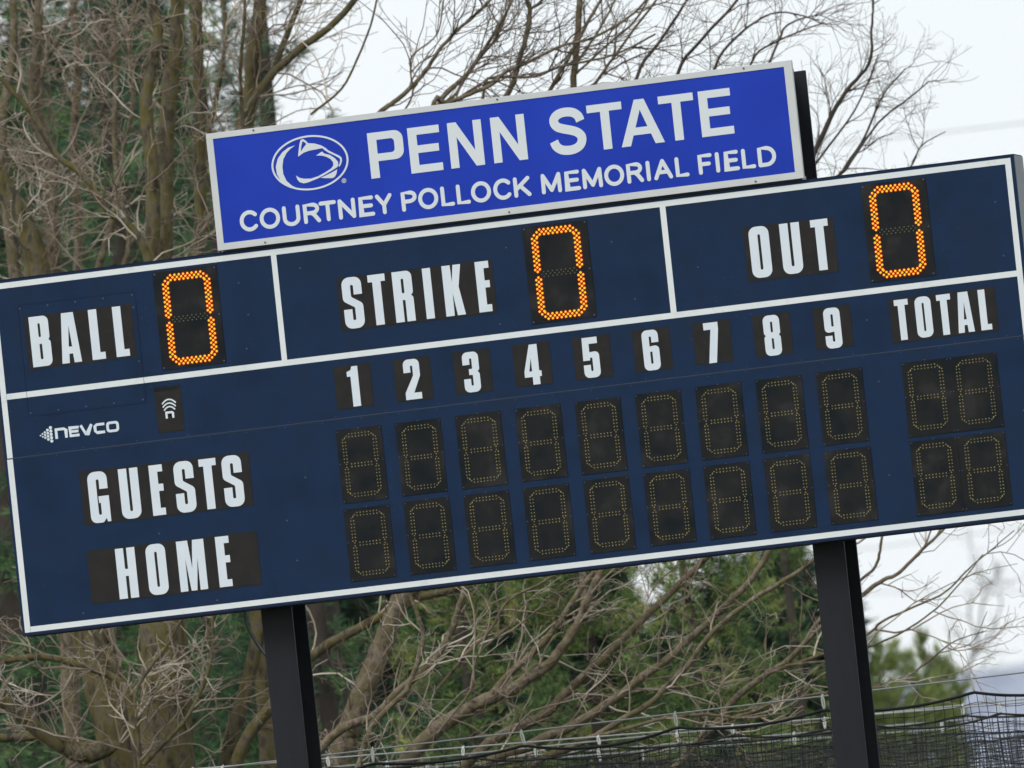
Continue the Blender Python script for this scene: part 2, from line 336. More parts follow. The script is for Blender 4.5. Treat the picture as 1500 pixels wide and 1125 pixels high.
def sh(P, x, z, s=1): return [((x + p[0] * s) * BP, (z + p[1] * s) * BP) for p in P]

# ================================================================== SETTING
def sheet(name, x0, x1, y0, y1, z, m):
    return tag(MB().box(x0, x1, y0, y1, z - .3, z).build(name, m), kind='structure')
sheet('ground', -5000, 5000, -600, 9000, 0, M['grass'])

# distant ridge, a broad hill two kilometres off
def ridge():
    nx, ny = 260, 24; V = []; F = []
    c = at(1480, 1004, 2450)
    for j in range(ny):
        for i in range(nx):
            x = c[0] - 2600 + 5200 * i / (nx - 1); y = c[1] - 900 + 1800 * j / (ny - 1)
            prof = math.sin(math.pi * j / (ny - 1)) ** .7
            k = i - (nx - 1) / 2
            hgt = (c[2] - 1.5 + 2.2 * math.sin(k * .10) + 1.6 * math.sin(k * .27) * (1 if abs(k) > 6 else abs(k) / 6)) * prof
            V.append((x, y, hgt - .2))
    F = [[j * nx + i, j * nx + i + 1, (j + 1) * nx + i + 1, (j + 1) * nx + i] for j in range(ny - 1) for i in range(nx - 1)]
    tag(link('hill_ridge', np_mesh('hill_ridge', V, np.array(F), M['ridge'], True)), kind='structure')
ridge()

# ================================================================== SCOREBOARD
ORG = Vector((0, 0, HB))
board = empty('scoreboard', ORG)
tag(board, 'wide navy blue baseball scoreboard with white stripes and three lit orange zeros', 'scoreboard')
def bx(u0, u1, v0, v1, f, b):       # f,b metres in front of (-) / behind (+) the board face
    return MB().box(u0 * BP, u1 * BP, f, b, v0 * BP, v1 * BP)
UL, UR, VB, VM, VT = -783.8, 785.8, -282.6, -20.6, 244
bx(UL, UR, VM + .5, VT, 0, .2).build('upper_cabinet', M['navy'], board, bevel=.002)
bx(UL, UR, VB, VM - .5, 0, .2).build('lower_cabinet', M['navy'], board, bevel=.002)
bx(UL + 2, UR - 2, VM - .6, VM + .6, .003, .19).build('cabinet_joint', M['seam'], board)
for v0, v1, nm in ((VM + .2, VT - 1, 'side_sheen_sheet'), (VB + 1, VM - .2, 'side_sheen_sheet')):
    MB().box(UR * BP, (UR + .9) * BP, .004, .198, v0 * BP, v1 * BP).build(nm, M['cab_side'], board)  # thin grey sheet; reflection on the navy cabinet's side put into its colour
# dark edge lip round the face
for a in ((UL, UR, VT - .8, VT + .6), (UL, UR, VB - .8, VB + .6)):
    bx(*a, -.002, .19).build('edge_trim', M['navy_edge'], board)
# thin flange line along the joint
bx(UL + 14, UR - 14, -20.1, -19.3, -.0025, .001).build('joint_flange', M['seam'], board)
# border and divider stripes
f = -.0012
for a in ((-770.6, 772, 231, 239.4), (-770.6, 772, -278.6, -270.4), (-770.2, 772, 66.8, 75.4)):
    bx(*a, f, .001).build('white_stripe', M['stripe'], board)
for a in ((-779, -770.6, -19.6, 239.4), (-779.6, -770.9, -278.6, -21.4), (772, 780.6, -19.6, 239.4), (772, 780.6, -278.6, -21.4),
          (-344.4, -336.2, 75.4, 231), (250.2, 258.9, 75.4, 231)):
    bx(*a, f, .001).build('white_stripe', M['stripe'], board)
# access panel at the left, held by screws
ap = bx(-738.6, -558, 38.5, 66.6, -.0006, .001).box(-738.6 * BP, -558 * BP, -.0006, .001, 75.6 * BP, 203 * BP).build('access_panel', M['navy'], board)
e = MB()
for a in ((-739.2, -738.6, 38.5, 203), (-558, -557.3, 38.5, 66.6), (-558, -557.3, 75.6, 203), (-739, -557.3, 203, 203.5), (-739, -557.3, 38, 38.5), (-557.9, -557.4, 66.7, 75.4)):
    e.box(a[0] * BP, a[1] * BP, -.0018, .001, a[2] * BP, a[3] * BP)
e.build('panel_edge', M['navy_edge'], ap)
scr = None
def screw(u, v, parent, r=1.3):
    global scr
    if scr is None:
        b = MB(); b.poly([[(r * BP * math.cos(k * math.pi / 4), r * BP * math.sin(k * math.pi / 4)) for k in range(8)]], -.004, 0)
        scr = b.build('screw', M['screw'], parent); o = scr
    else:
        o = link('screw', scr.data, parent)
    o.location = (u * BP, 0, v * BP); o.scale = (r / 1.3,) * 3; return o
for u in (-736, -693, -650, -607, -562): screw(u, 198.5, ap); screw(u, 43, ap)
for v in (180, 100): screw(-562, v, ap)
for k in range(27): screw(-760 + k * 58.6 + random.uniform(-2, 2), -23.6, board, .7)
for k in range(20): screw(-735 + k * 78 + random.uniform(-6, 6), -16.4, board, .7)

def glyph(parent, rings, u, v, s, m, name='letter', f0=-.0032, b0=-.0015):
    b = MB(); b.poly([sh(fillet(rg), u, v, s) for rg in rings], f0, b0)
    return b.build(name, m, parent)
def caption(word, us, base, s, pl, nm='caption_plate'):
    p = bx(*pl, -.0016, .001).build(nm, M['plate'], board)
    for ch, u in zip(word, us):
        glyph(p, G[ch], u, base, s, M['letter'], 'numeral' if ch.isdigit() else 'letter')
caption('BALL', (-724.3, -679.2, -632.2, -595), 109.7, 1, (-731, -565, 106.8, 186))
caption('STRIKE', (-241.9, -201.5, -164.3, -117.8, -87.8, -37.2), 109.7, 1, (-248.6, -11, 107, 185.4))
caption('OUT', (378.9, 425.8, 472.6), 110.2, 1, (371, 507.4, 106, 186))
sT = 59.2 / 74.5
caption('TOTAL', (584.6, 615.3, 648.2, 676.6, 710.7), -5.3, sT, (577, 736.4, -8.2, 56.1))
caption('GUESTS', (-660, -611.8, -564.6, -526.9, -487.6, -452.7), -129.6, 1, (-671.3, -410, -131.8, -52.2))
caption('HOME', (-629, -582.6, -534.6, -474.6), -245.9, 1, (-672.6, -410, -248.3, -169.3))
for i, u in enumerate((-248, -161.8, -71.4, 20.8, 111.2, 202.4, 296.4, 386.2, 477.6)):
    c = -239.4 + 91.25 * i
    caption(str(i + 1), (u,), -5, sT, (c - 28.4, c + 28, -7.2 + i * .3, 56.1))

# LED dots
def dots(pts, r, m, name, parent, dome=1.0, y0=-.004, sides=6):
    V = []; F = []
    for (u, v) in pts:
        n = len(V)
        V += [((u + r * math.cos(2 * math.pi * k / sides)) * BP, y0, (v + r * math.sin(2 * math.pi * k / sides)) * BP) for k in range(sides)]
        V.append((u * BP, y0 - r * BP * dome, v * BP))
        F += [(n + k, n + (k + 1) % sides, n + sides) for k in range(sides)]
    me = bpy.data.meshes.new(name); me.from_pydata(V, [], F); me.materials.append(m)
    o = link(name, me, parent); o['kind'] = 'stuff'; return o
def big_digit(cx, cy):
    lit = []; off = []
    for sx in (-1, 1):
        for sz in (-1, 1):
            if sz > 0:
                for k in range(8): lit += [(sx * 35.6, 53.4 - 6.55 * k), (sx * 28.6, 53.6 - 6.55 * k), (sx * 32.1, 50.2 - 6.55 * k)]
            else:
                for k in range(8): lit += [(sx * 35.6, -53.8 + 6.62 * k), (sx * 28.6, -53.8 + 6.62 * k), (sx * 32.1, -50.4 + 6.62 * k)]
            lit += [(sx * 32.1, sz * 58.2), (sx * 27.6, sz * 62.2), (sx * 27.4, sz * 55.6 if sx else 0)]
    for sz in (-1, 1):
        for k in range(8):
            x = -23.3 + 6.65 * k
            lit += [(x, sz * 65.7), (x, sz * 58.6)]
            if k < 7: lit.append((x + 3.33, sz * 62.1))
    for k in range(8):
        x = -23.3 + 6.65 * k
        off += [(x, 3.5), (x, -3.5), (x + 3.33, 0)]
    off.append((-26.6, 0))
    sh_ = lambda L: [(cx + a, cy + b) for a, b in L]
    return sh_(lit), sh_(off)
def big_display(u0, u1, v0, v1, cx, cy, i):
    p = bx(u0, u1, v0, v1, -.003, .001).build('digit_display', DISP[i % 6], board)
    p['label'] = 'black display panel with a lit orange zero'
    lit, off = big_digit(cx, cy)
    dots(lit, 2.55, M['led_glow_rim'], 'lit_led_halo', p, .25)  # halo ring of the glow, set behind the cores
    dots(lit, 1.6, M['led_hot'], 'lit_led_core', p, .5, y0=-.0066, sides=8)
    dots(off, 1.15, M['led_off_grey'], 'unlit_led', p)
    for (a, b) in ((u0 + 3, v0 + 3), (u1 - 3, v0 + 3), (u0 + 3, v1 - 3), (u1 - 3, v1 - 3), (u1 - 3, (v0 + v1) / 2)):
        o = screw(a, b, p); o.location.y = -.003
big_display(-527.3, -429, 82.2, 227, -477.2, 154.4, 0)
big_display(40, 138.4, 83, 226, 89.3, 154.2, 1)
big_display(553.8, 651.7, 83, 226.6, 602.2, 154.6, 2)

def small_digit(cx, cy):
    L = []
    a, b, g = 25.6, 46.2, 4.3           # outer half width, outer half height, gap between the two rows
    for sx in (-1, 1):
        for sz in (-1, 1):
            n = 7
            for k in range(n):
                z = sz * (5.2 + (b - 11.5 - 5.2) * k / (n - 1))
                L += [(sx * a, z), (sx * (a - g), z)]
            L += [(sx * (a - 2.6), sz * 2.2), (sx * (a - 3.4), sz * (b - 6)), (sx * (a - .6), sz * (b - 7.6)), (sx * (a - 6.4), sz * (b - 2.6)), (sx * (a - 4), sz * (b - 4.8))]
    for k in range(7):
        x = -15.2 + 30.4 * k / 6
        for sz in (-1, 1): L += [(x, sz * b), (x, sz * (b - g))]
        L += [(x, 2.1), (x, -2.1)]
    return [(cx + p, cy + q) for p, q in L]
def small_display(u0, u1, v0, v1, cx, cy, i, edges=True):
    j = lambda: random.uniform(-.5, .5)
    p = bx(u0 + j(), u1 + j(), v0 + j(), v1 + j(), -.003 - .0002 * (i % 3), .001).build('digit_display', DISP[i % 6], board)
    # glossy black strip of the digit mask showing at the edge
    dots(small_digit(cx, cy), 1.05, M['led_off'], 'unlit_led', p, .6, y0=-.0042)
    for (a, b) in ((u0 + 2.5, v1 - 2.5), (u1 - 2.5, v1 - 2.5), ((u0 + u1) / 2, v1 + .5), (u0 + 2.5, v0 + 2.5), (u1 - 2.5, v0 + 2.5), (u0 + 2, (v0 + v1) / 2 + 4), (u1 - 2, (v0 + v1) / 2 + 4)):
        o = screw(a, b, p, .8); o.location.y = -.003
n = 0
for i in range(9):
    u = -274.4 + 91.4 * i
    for (v0, v1) in ((-144.9, -37.1), (-260.8, -153.3)):
        n += 1; small_display(u, u + 69.8, v0, v1, u + 34.9, (v0 + v1) / 2 + .6, n * 5 + i)
for u, cx in ((585.6, 620.4), (657.4, 692.8)):
    for (v0, v1) in ((-147.4, -38), (-262.6, -153.6)):
        n += 1; small_display(u, u + 71.6, v0, v1, cx, (v0 + v1) / 2 + 1, n * 3)

# maker's name and radio mark
lg = MB()
for k, (cu, cnt) in enumerate(((-724.4, 1), (-721.2, 2), (-717.4, 3), (-713, 4), (-708, 5))):
    rad = (1.15, 1.35, 1.75, 2.1, 2.45)[k]; st = (0, 4.2, 4.0, 4.6, 4.95)[k]
    for q in range(cnt):
        lg.poly([sh(ell(0, 0, rad, rad, 10), cu, 8.3 + (q - (cnt - 1) / 2) * st)], -.0025, .0005)
lg.build('maker_logo_dots', M['letter'], board)
w_ = 3.9
def maker(P, u, nm='letter', parent=None):
    b = MB()
    for k, q in enumerate(P): b.poly([sh(stroke(q, w_, cap=False), u, .6)], -.0025 - .0002 * k, .0005)
    return b.build(nm, M['letter'], parent)
mk = empty('maker_name'); mk.parent = board
maker([[(2, 0), (2, 15.6)], [(1.2, 13.7), (14.2, 13.7), (17.2, 11.6), (17.2, 0)]], -702, parent=mk)
maker([[(16, 2), (2.4, 2), (2, 13.6), (16, 13.6)], [(3, 8), (15, 8)]], -680.6, parent=mk)
maker([[(1.5, 15.6), (8.6, 1.5), (10.6, 1.5), (18.2, 15.6)]], -663, parent=mk)
maker([[(17, 13.8), (5, 13.8), (2.2, 11.5), (2.2, 4.5), (5, 2), (17, 2)]], -642, parent=mk)
b = MB(); b.poly([sh(fillet(rr(0, 19.5, 0, 16, 5)), -622.4, .6), sh(fillet(rr(4, 15.5, 3.8, 12.2, 2)), -622.4, .6)], -.0025, .0005); b.build('letter', M['letter'], mk)
rp = bx(-543.4, -503.2, -9.3, 58.3, -.0016, .001).build('radio_plate', M['plate'], board)
bx(-543.4, -503.6, 51.5, 58.2, -.0022, .001).build('receiver_window', DISP[3], rp)
b = MB()
for k, (hw, top, drop) in enumerate(((10.6, 38.6, 6), (9.9, 33.2, 5.6), (8.4, 27.9, 5))):
    P = [(-hw + 2 * hw * q / 10, top - drop * ((q - 5) / 5) ** 2) for q in range(11)]
    b.poly([sh(stroke(P, 2.1, cap=False), -523, 0)], -.0028, .0005)
b.poly([sh(stroke([(-5, 10.8), (-5, 19.4), (4.2, 19.4), (5, 18.4), (5, 10.8)], 3.2, cap=False), -523.5, 0)], -.0028, .0005)
b.build('radio_symbol', M['letter'], rp)
# screws and specks across the face
for (u, v) in ((-400, 196), (-386, 150), (-395, 100), (-300, 205), (10, 200), (-8, 92), (175, 190), (200, 100), (300, 140), (-330, -100), (-360, -160), (-350, -220), (-690, -262), (-560, -155), (-480, -262), (540, 30), (548, -60), (552, -200), (757, -130), (755, -230), (750, 180), (755, 100)):
    screw(u + random.uniform(-3, 3), v + random.uniform(-3, 3), board)

# ================================================================== SIGN ON TOP
sign = empty('field_sign', ORG)
tag(sign, 'blue sign with white rim, oval lion head logo and white lettering above the scoreboard', 'sign')
A_, B_, C_, D_ = -422.2, 472, 246.9, 420.3
bx(A_ + 2, B_ - 2, C_ + 2, D_ - 2, -.02, .03).build('backing_panel', M['black_back'], sign)
bx(A_ + 9, B_ - 11, C_ + 9, D_ - 7, -.022, -.005).build('blue_face', M['sign_blue'], sign)
rims = []
for a in ((A_, B_, C_, 256.8), (A_, B_, 411.6, D_), (A_, A_ + 10.2, 256.8, 411.6), (460, B_, 256.8, 411.6)):
    rims.append(bx(*a, -.026, -.003).build('white_rim', M['sign_white'], sign, bevel=.001))
for u in (-349, 25, 399.8):
    for k, v in enumerate((417, 250.5)):
        o = screw(u, v, rims[1 - k], 1.4); o.location.y = -.026
for ch, u in zip('PENNSTATETX'[:9], (-177.6, -116.2, -55.1, 10.6, 97, 157.4, 204.7, 266.1, 326.9)):
    b = MB(); b.poly([sh(fillet(rg), u, 324.2) for rg in HV[ch]], -.0245, -.020); b.build('letter', M['sign_letter'], sign)
line2 = [('C', -384.5, -355.8), ('O', -353.7, -322.5), ('U', -318.4, -291.6), ('R', -286.6, -260.6), ('T', -261.9, -235.5), ('N', -232.9, -206.6), ('E', -200.9, -177.6), ('Y', -175.5, -150),
 ('P', -136.2, -112.3), ('O', -110.3, -79.8), ('L', -75.7, -55.3), ('L', -51.7, -31), ('O', -29.5, .9), ('C', 4.5, 32.6), ('K', 35.5, 61.6),
 ('M', 77.5, 108.2), ('E', 114, 137), ('M', 140.3, 170.6), ('O', 173.7, 203.8), ('R', 207.7, 232.9), ('I', 236.9, 244), ('A', 248.5, 277), ('L', 281.5, 301.9),
 ('F', 316.3, 337.8), ('I', 342.2, 349), ('E', 356.2, 378.4), ('L', 382.3, 402.9), ('D', 406.6, 434.3)]
for ch, u0, u1 in line2:
    w = 5.9; b = MB()
    if ch == 'O':
        cx = (u0 + u1) / 2; a = (u1 - u0) / 2
        b.poly([sh(ell(cx, 285.1, a, 15.6), 0, 0), sh(ell(cx, 285.1, a - w, 15.6 - w), 0, 0)], -.0245, -.020)
    else:
        for k, q in enumerate(rounded(ch, u1 - u0 - w)):
            b.poly([sh(stroke(q, w), u0 + w / 2, 273)], -.0245 - .0003 * k, -.020)
    b.build('letter', M['sign_letter'], sign)
lo = {'mane': [(-19.7, 28.2), (-30.5, 26.1), (-40.2, 20.5), (-48.1, 12.0), (-52.5, 0.4), (-52.0, -10.5), (-46.9, -22.1), (-41.4, -27.4), (-33.2, -33), (-22.4, -36.5), (-21.8, -35.7), (-31.0, -30.3), (-38.5, -22.2), (-42.3, -11.6), (-42.5, -0.8), (-40.0, 9.7), (-34.1, 18.4), (-27.2, 24.1)],
 'face': [(-17.1, 11.0), (-14.9, 21.5), (-12.9, 29.4), (-10.6, 35.1), (-7.0, 36.1), (-3.1, 33.3), (-0.0, 29.1), (10.3, 27.2), (19.6, 23.4), (25.5, 19.3), (29.9, 14.7), (37.7, 9.7), (45.6, 5.1), (48.7, 1.6), (49.0, -2.4), (46.7, -8.2), (43.6, -11.4), (42.9, -9.6), (44.7, -6.7), (46.4, -1.5), (45.3, 1.5), (38.5, 6.1), (29.5, 11.5), (23.7, 16.1), (21.3, 19.1), (12.1, 18.5), (0.8, 17.8), (-7.8, 15.9)],
 'muzzle': [(10.4, 9.4), (20.0, 14.3), (22.8, 11.1), (31.2, 7.8), (38.3, 2.2), (42.6, -3.7), (42.6, -8.5), (40.7, -11.4), (30.7, -16.0), (20.5, -20.3), (10.2, -24.2), (0.1, -26.9), (-7.0, -28.7), (-12.7, -29.0), (-18.7, -26.6), (-21.7, -22.2), (-23.2, -16.2), (-18.7, -19.9), (-11.9, -22.3), (-0.9, -23.4), (10.6, -21.1), (22.3, -16.5), (31.1, -12.4), (35.1, -8.2), (35.2, -3.5), (31.9, 1.6), (26.1, 5.5), (19.4, 8.2)],
 'chin': [(40.4, -14.6), (38.2, -21.4), (35.3, -25.3), (31.7, -26.6), (21.3, -25.4), (13.6, -24.1), (21.7, -21.7), (31.1, -18.5)]}
hole = [(-12.2, 17.8), (-10.4, 26.4), (-8.0, 32.8), (-5.4, 31.4), (-2.5, 28.1), (-6.9, 23.9)]
logo = MB(); LX, LZ = -268.4, 359
logo.poly([sh(ell(0, 0, 59, 40.4, 64), LX, LZ), sh(ell(0, 0, 56.2, 37.7, 64), LX, LZ)], -.0245, -.020)
for k, P in lo.items():
    logo.poly([sh(P, LX, LZ)] + ([sh(hole, LX, LZ)] if k == 'face' else []), -.0243, -.020)
logo.build('oval_logo', M['sign_letter'], sign)
reg = MB(); reg.poly([sh(ell(0, 0, 3.5, 3.5, 16), -219.6, 326.5), sh(ell(0, 0, 2.7, 2.7, 16), -219.6, 326.5)], -.0245, -.020)
reg.poly([sh(stroke([(-.9, -1.6), (-.9, 1.5), (.8, 1.5), (1, .4), (-.5, .1), (1.1, -1.6)], .7, cap=False), -219.6, 326.5)], -.0245, -.020)
reg.build('registered_mark', M['sign_letter'], sign)
# ledge between the sign and the board
bx(A_ + 4, B_ - 6, 244.8, 252, .033, .12).build('support_rail', M['cab_side'], sign)

# ================================================================== POSTS
def post(uc, w, top, label):
    o = empty('steel_post', (uc * BP, .21, 0))
    tag(o, label, 'post', 'steel beams carrying the scoreboard')
    zt = HB + top * BP; hw = w / 2 * BP
    MB().box(-hw, hw, 0, .014, 0, zt).build('front_flange', M['post'], o, bevel=.003)
    MB().box(-hw, hw, .276, .290, 0, zt).build('rear_flange', M['post'], o, bevel=.003)
    MB().box(-.006, .006, .014, .276, 0, zt - .002).build('web', M['post'], o)
    MB().box(-.22, .22, -.12, .40, 0, .025).build('base_plate', M['post'], o)
    return o
post(-409.3, 47.5, 414, 'black steel beam under the left part of the scoreboard, beside the dangling conduit')
post(434, 47.5, 414, 'black steel beam under the right part of the scoreboard, rising beside the sign')
# dangling conduit
b = MB()
P = catmull([(-443.5, -276), (-443, -290), (-440, -306), (-432, -325), (-420, -346), (-409, -362), (-404, -380), (-404, -420)], 6)
b.tube([((p[0] - 17) * BP, .24, HB + p[1] * BP) for p in P], .0095, 8)
c = b.build('power_conduit', M['rubber'], smooth=True)
tag(c, 'thin black conduit curving from the scoreboard underside behind the left beam', 'cable')
b = MB(); b.tube([((p[0] - 17) * BP + .006, .232, HB + p[1] * BP) for p in P], .0035, 6); b.build('wire', M['conduit'], c, smooth=True)

# ================================================================== NETS
def clipmesh():
    b = MB(); h, w = .038, .0055
    b.tube([(w * math.cos(t), 0, h * math.sin(t) * (1 if abs(math.sin(t)) < .99 else 1)) for t in np.linspace(0, 2 * math.pi, 15)[:-1]], .0042, 6, closed=True)
    b.tube([(-w * .5, 0, h * .98), (.004, 0, h * 1.2), (w * 1.2, 0, h * .9)], .004, 5)
    me = bpy.data.meshes.new('clip'); me.from_pydata(b.v, [], b.f); me.materials.append(M['clip']); me.polygons.foreach_set('use_smooth', np.ones(len(me.polygons), bool)); return me
CLIP = clipmesh()
def net(depth0, depth1, cable_px, clips, drop, cell, rad, label, mname, sag=.05, wob=.02, h=4.2, extra=None):
    """cable through two pixels (x0,y0)-(x1,y1) at two depths; clips = pixel x positions"""
    (x0, y0), (x1, y1) = cable_px
    P0, P1 = at(x0, y0, depth0), at(x1, y1, depth1)
    L = np.linalg.norm(P1 - P0); d = (P1 - P0) / L
    s_of = lambda px: (px - x0) / (x1 - x0) * L
    root = empty('safety_net', (P0[0], P0[1], 0)); tag(root, label, 'net', 'black ball nets hung from steel cables behind the scoreboard')
    O = np.array([P0[0], P0[1], 0])
    sA, sB = s_of(-420), s_of(1900)
    pos = lambda s: P0 + d * s - O
    cs = sorted(s_of(c) for c in clips)
    step = (cs[-1] - cs[0]) / (len(cs) - 1)
    while cs[0] > sA: cs.insert(0, cs[0] - step)
    while cs[-1] < sB: cs.append(cs[-1] + step)
    MB().tube([pos(sA), pos(sB)], .0045, 6).build('steel_cable', M['cable_steel'], root)
    cs = np.array(cs)
    def rope_z(s):
        i = np.clip(np.searchsorted(cs, s) - 1, 0, len(cs) - 2)
        t = (s - cs[i]) / (cs[i + 1] - cs[i])
        return -drop - sag * (4 * t * (1 - t)) * (1 + .25 * np.sin(i * 2.3))
    ss = np.arange(sA, sB, .04)
    z = rope_z(ss)
    base = pos(0)[None] + d[None] * ss[:, None]
    rope = base.copy(); rope[:, 2] += z
    MB().tube(list(rope), .0085 if depth0 < 87 else .006, 6).build('top_rope', M['rope'], root, smooth=True)
    rn = random.Random(int(depth0 * 100))
    for c in cs:
        o = link('clip', CLIP, root); q = pos(c); o.location = (q[0], q[1] - .004, q[2] - drop / 2 + .004)
        o.scale = (1.1, 1, drop / .076); o.rotation_euler = (0, rn.uniform(-.18, .1), rn.uniform(-.5, .5))
    # netting: verticals and rows as square twine
    nvert = int((sB - sA) / cell); nrow = int(h / cell)
    sv = np.linspace(sA, sB, nvert); zr = np.linspace(0, -h, nrow)
    SV, ZR = np.meshgrid(sv, zr)
    top = rope_z(SV)
    nrm = np.cross(d, [0, 0, 1]); nrm /= np.linalg.norm(nrm)
    ph = rn.random() * 6
    off = wob * (np.sin(SV * 5 + ZR * 2 + ph) + .6 * np.sin(SV * 11 - ZR * 3.1 + ph)) * np.clip(-ZR * 2, 0, 1)
    side = .012 * np.sin(SV * 9 + ZR * 7 + ph) + ZR * .0 + .03 * np.sin(SV * 3.9 + ph) * np.clip(-ZR, 0, 1)
    P = pos(0)[None, None] + d[None, None] * (SV + side)[..., None] + nrm[None, None] * off[..., None]
    P[..., 2] = P[..., 2] + top * np.clip(1 + ZR * .25, 0.3, 1) + ZR + .006 * np.sin(SV * 23 + ZR * 17)
    P[..., 2] = np.maximum(P[..., 2], .01)
    V = []; F = []
    def ribbon(A):                        # A (N,K,3) polylines -> 3-sided tubes
        N, K, _ = A.shape
        tn = np.gradient(A, axis=1); tn /= np.linalg.norm(tn, axis=2, keepdims=True) + 1e-9
        x = np.cross(tn, nrm[None, None]); x /= np.linalg.norm(x, axis=2, keepdims=True) + 1e-9
        y = np.broadcast_to(nrm, x.shape)
        R_ = np.stack([A + rad * (math.cos(a) * x + math.sin(a) * y) for a in (0, 2.094, 4.189)], 2)
        n0 = sum(len(v) for v in V); V.append(R_.reshape(-1, 3))
        idx = np.arange(N * K * 3).reshape(N, K, 3) + n0
        for k in range(3):
            k2 = (k + 1) % 3
            F.append(np.stack([idx[:, :-1, k], idx[:, 1:, k], idx[:, 1:, k2], idx[:, :-1, k2]], -1).reshape(-1, 4))
    ribbon(P); ribbon(P.transpose(1, 0, 2))
    o = link('netting', np_mesh('netting', np.concatenate(V), F, M[mname]), root); o['kind'] = 'stuff'
net(86.0, 86.0, ((765, 1072), (1424, 994)), (765, 989, 1205, 1424), .076, .052, .0023, 'tallest black ball net with its clips on the top cable, crossing behind the right beam', 'twine', .045)
net(88.2, 88.6, ((678, 1095), (1464, 1032)), (678, 876, 1072, 1268, 1464), .052, .046, .0022, 'second black ball net, its cable just below the tallest one', 'twine', .04)
net(90.4, 90.6, ((567, 1116), (1410, 1033)), (567, 784, 992, 1207, 1410), .062, .030, .0029, 'third black ball net, hanging from the lower pair of cables', 'twine_grey', .03, .05)
net(92.5, 92.5, ((667, 1116), (1379, 1057)), (877, 1163, 1379), .072, .024, .0032, 'lowest and densest black ball net at the bottom right', 'twine_grey', .03, .05)
net(94.5, 94.3, ((600, 1126), (1379, 1068)), (640, 942, 1250), .06, .021, .0036, 'hindmost dense black ball net, closest to the trees', 'twine', .03, .06)

# ================================================================== BARE TREES
def tubes(A, Rd, sides):
    """A (N,K,3) polylines, Rd (N,K) radii -> V, F(quads)"""
    N, K, _ = A.shape
    tn = np.gradient(A, axis=1); tn /= np.linalg.norm(tn, axis=2, keepdims=True) + 1e-9
    ref = np.where(np.abs(tn[..., 2:3]) > .9, np.array([1., 0, 0]), np.array([0, 0, 1.]))
    ref = np.broadcast_to(ref[:, :1], tn.shape)
    x = np.cross(tn, ref); x /= np.linalg.norm(x, axis=2, keepdims=True) + 1e-9; y = np.cross(tn, x)
    an = np.arange(sides) * 2 * math.pi / sides
    R_ = A[:, :, None] + Rd[:, :, None, None] * (np.cos(an)[None, None, :, None] * x[:, :, None] + np.sin(an)[None, None, :, None] * y[:, :, None])
    idx = np.arange(N * K * sides).reshape(N, K, sides); i2 = np.roll(idx, -1, axis=2)
    F = np.stack([idx[:, :-1], idx[:, 1:], i2[:, 1:], i2[:, :-1]], -1).reshape(-1, 4)
    return R_.reshape(-1, 3), F
def interp(A, i, t):
    K = A.shape[1]; x = t * (K - 1); k = np.minimum(x.astype(int), K - 2); fr = (x - k)[:, None]
    p = A[i, k] * (1 - fr) + A[i, k + 1] * fr; tn = A[i, k + 1] - A[i, k]
    return p, tn / (np.linalg.norm(tn, axis=1, keepdims=True) + 1e-9), k, fr[:, 0]
def spawn(A, Rd, per, lmin, lmax, K, rr_, wob, up, t0=.15, ang=(30, 70), bias=None):
    """children polylines of the lines A; per = children per line (array)"""
    i = np.repeat(np.arange(len(A)), per); n = len(i)
    t = t0 + (1 - t0) * rng.random(n); p, tn, k, fr = interp(A, i, t)
    rp_ = Rd[i, k] * (1 - fr) + Rd[i, k + 1] * fr
    rv = rng.normal(size=(n, 3)); rv -= (rv * tn).sum(1, keepdims=True) * tn; rv /= np.linalg.norm(rv, axis=1, keepdims=True)
    a = np.radians(rng.uniform(*ang, n))[:, None]; d = np.cos(a) * tn + np.sin(a) * rv
    if bias is not None: d = d + bias; d /= np.linalg.norm(d, axis=1, keepdims=True)
    L = rng.uniform(lmin, lmax, n) * (1.15 - .6 * t)
    pts = [p]; st = L / (K - 1)
    for q in range(K - 1):
        d = d + rng.normal(size=(n, 3)) * wob + np.array([0, 0, up]); d /= np.linalg.norm(d, axis=1, keepdims=True)
        pts.append(pts[-1] + d * st[:, None])
    B = np.stack(pts, 1)
    r0_ = np.minimum(rp_ * .75, rr_[0] * rng.uniform(.7, 1.2, n)); r1_ = np.full(n, rr_[1])
    w = np.linspace(0, 1, K)[None]
    return B, r0_[:, None] * (1 - w) + np.minimum(r1_, r0_)[:, None] * w
def limb_curve(pts, dd, w0, w1, jit=1.2):
    P = []
    for k, q in enumerate(pts):
        P.append(at(q[0], q[1], dd if len(q) < 3 else q[2]))
    C = np.array(catmull(P, 5))
    tt = np.linspace(0, 1, len(C))
    g = rng.normal(size=C.shape) * jit * .0004 * np.sqrt(max(w0, 3)); g[0] = 0
    C = C + g
    R_ = (w0 + (w1 - w0) * tt) * dd / FPX / 2
    R_ = R_ * (1 + rng.normal(size=len(C)) * .012)
    return C, R_
